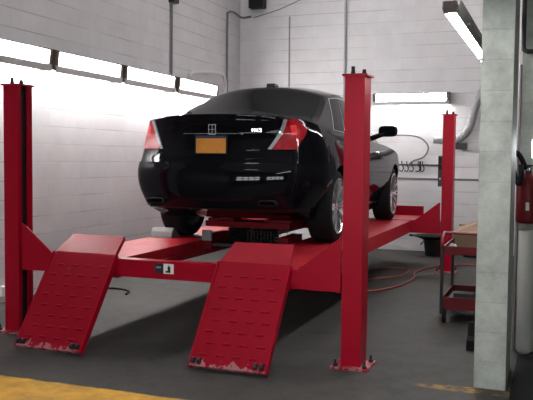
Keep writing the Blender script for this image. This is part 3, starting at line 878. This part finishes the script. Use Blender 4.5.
# control box on the far post
t = thing('control_box', 'dark switch box mounted on the side of the far red post', 'control box', (1.376, LP+.03, 1.12))
obj('case', B(((-.055, 0, 0), (-.001, .12, .40))), M['darksteel'], t, bevel=.006)
obj('cover', B(((-.05, -.008, .22), (-.006, 0, .38))), M['blackpl'], t)
obj('button', cyl(bmesh.new(), (-.028, -.02, .30), (-.028, -.008, .30), .014), M['extred'], t, smooth=40)
obj('button', cyl(bmesh.new(), (-.028, -.012, .1), (-.028, 0, .1), .014), M['steel'], t, smooth=40)

# ------------------------------------------------------------------ floor hoses
pipe('floor_hose', 'red air hose curling across the floor by the far red post', 'hose',
     [(.55, 2.9, .012), (.9, 3.15, .012), (1.1, 3.6, .012), (1.16, 4.2, .012), (1.1, 4.75, .012), (1.22, 5.3, .012), (1.62, 5.75, .012), (2.0, 5.7, .012)], .012, M['hose_red'], 8)
pipe('floor_hose', 'second red hose looped on the floor under the lift', 'hose',
     [(.35, 4.3, .011), (.6, 4.9, .011), (.95, 5.0, .011), (.98, 4.4, .011), (.75, 4.05, .011), (.5, 3.9, .011)], .010, M['hose_red'], 8)
pipe('floor_cable', 'short black cable end on the floor between the ramps', 'cable',
     [(-2.0, 2.1, .01), (-1.75, 2.15, .01), (-1.55, 2.05, .01), (-1.48, 1.88, .01)], .010, M['blackrub'], 6)
tag(obj('wall_outlet', B(((XL, 1.0, .06), (XL+.03, 1.10, .16)))  , M['white'], bevel=.004), 'small white outlet low on the side wall behind the red post', 'outlet')

# ------------------------------------------------------------------ beyond the pier
bm = B(((2.53, -.75, 0), (3.5, .82, .01)))  # thin black slab that darkens the floor past the pier
tag(obj('dark_floor_slab', bm, M['blackrub'], bevel=.003), 'thin black slab on the floor just past the white pier', 'mat')
t = thing('fire_extinguisher', 'red fire extinguisher with black hose hung beyond the pier', 'fire extinguisher', (2.57, .93, 1.0))
bm = bmesh.new(); lathe(bm, [(.075, 0), (.084, .01), (.086, .03), (.086, .30), (.07, .345), (.035, .37), (.028, .385)], (0, 0, 0), n=32); obj('cylinder', bm, M['extred'], t, smooth=50)
obj('label_patch', B(((-.012, -.0895, .10), (.012, -.084, .16))), M['whitepaint'], t)
bm = bmesh.new(); box(bm, (-.02, -.02, .383), (.02, .02, .43)); box(bm, (-.075, -.012, .43), (.03, .012, .442)); box(bm, (-.07, -.012, .41), (.0, .012, .42)); obj('valve', bm, M['blackpl'], t, bevel=.003)
bm = bmesh.new(); tube(bm, catmull([(-.02, -.02, .41), (-.06, -.05, .50), (-.10, -.05, .53), (-.115, -.05, .45), (-.105, -.06, .38), (-.07, -.085, .30), (-.05, -.09, .36), (-.055, -.07, .44)], 6), .02); obj('discharge_hose', bm, M['blackrub'], t, smooth=60)
obj('gauge', cyl(bmesh.new(), (.0, -.02, .405), (.0, -.035, .405), .016), M['chrome'], t, smooth=40)
obj('hanging_hook', B(((-.015, .02, .36), (.015, .089, .40))), M['darksteel'], t)
bm = bmesh.new(); lathe(bm, [(.03, 0), (.05, .012), (.058, .035), (.058, .93), (.05, .945)], (0, 0, 0), n=28)
tag(obj('bollard', bm, M['whitepaint'], smooth=45, loc=(2.568, .93, 0)), 'round white painted post standing on the floor beyond the pier', 'bollard')
pipe('wall_pipe', 'black pipe with an elbow at the top beyond the pier', 'pipe',
     [(2.505, .98, ZC), (2.505, .98, 3.4), (2.505, .98, 2.40), (2.508, .98, 2.325), (2.53, .98, 2.30), (2.6, .98, 2.297), (3.2, .98, 2.297)], .017, M['black'], 6)
pipe('conduit', 'narrow grey conduit in the gap between pier and wall', 'pipe',
     [(2.49, .99, .002), (2.49, .99, 1.5), (2.49, .99, 2.2)], .012, M['conduit'], 0)

# ------------------------------------------------------------------ world, camera, view
w = bpy.data.worlds.new('world'); scn.world = w; w.use_nodes = True
w.node_tree.nodes['Background'].inputs[0].default_value = (.75, .85, 1, 1)
w.node_tree.nodes['Background'].inputs[1].default_value = .5

f, yaw, pitch, roll = 772.783, .3577, .0550, .0099
cy, sy, cp, sp = math.cos(yaw), math.sin(yaw), math.cos(pitch), math.sin(pitch)
F_ = Vector((-sy*cp, cy*cp, -sp)); R0 = Vector((cy, sy, 0)); U0 = R0.cross(F_)
R_ = R0*math.cos(roll)+U0*math.sin(roll); U_ = U0*math.cos(roll)-R0*math.sin(roll)
cd = bpy.data.cameras.new('camera'); cam = bpy.data.objects.new('camera', cd); COL.objects.link(cam)
m4 = Matrix((R_, U_, -F_)).transposed().to_4x4(); m4.translation = (2.7614, -5.2337, 1.4767)
cam.matrix_world = m4
cd.sensor_width = 36; cd.sensor_fit = 'HORIZONTAL'; cd.lens = f/533*36
scn.camera = cam
scn.view_settings.view_transform = 'Standard'; scn.view_settings.look = 'None'
scn.view_settings.exposure = 0; scn.view_settings.gamma = 1; scn.view_settings.use_curve_mapping = False
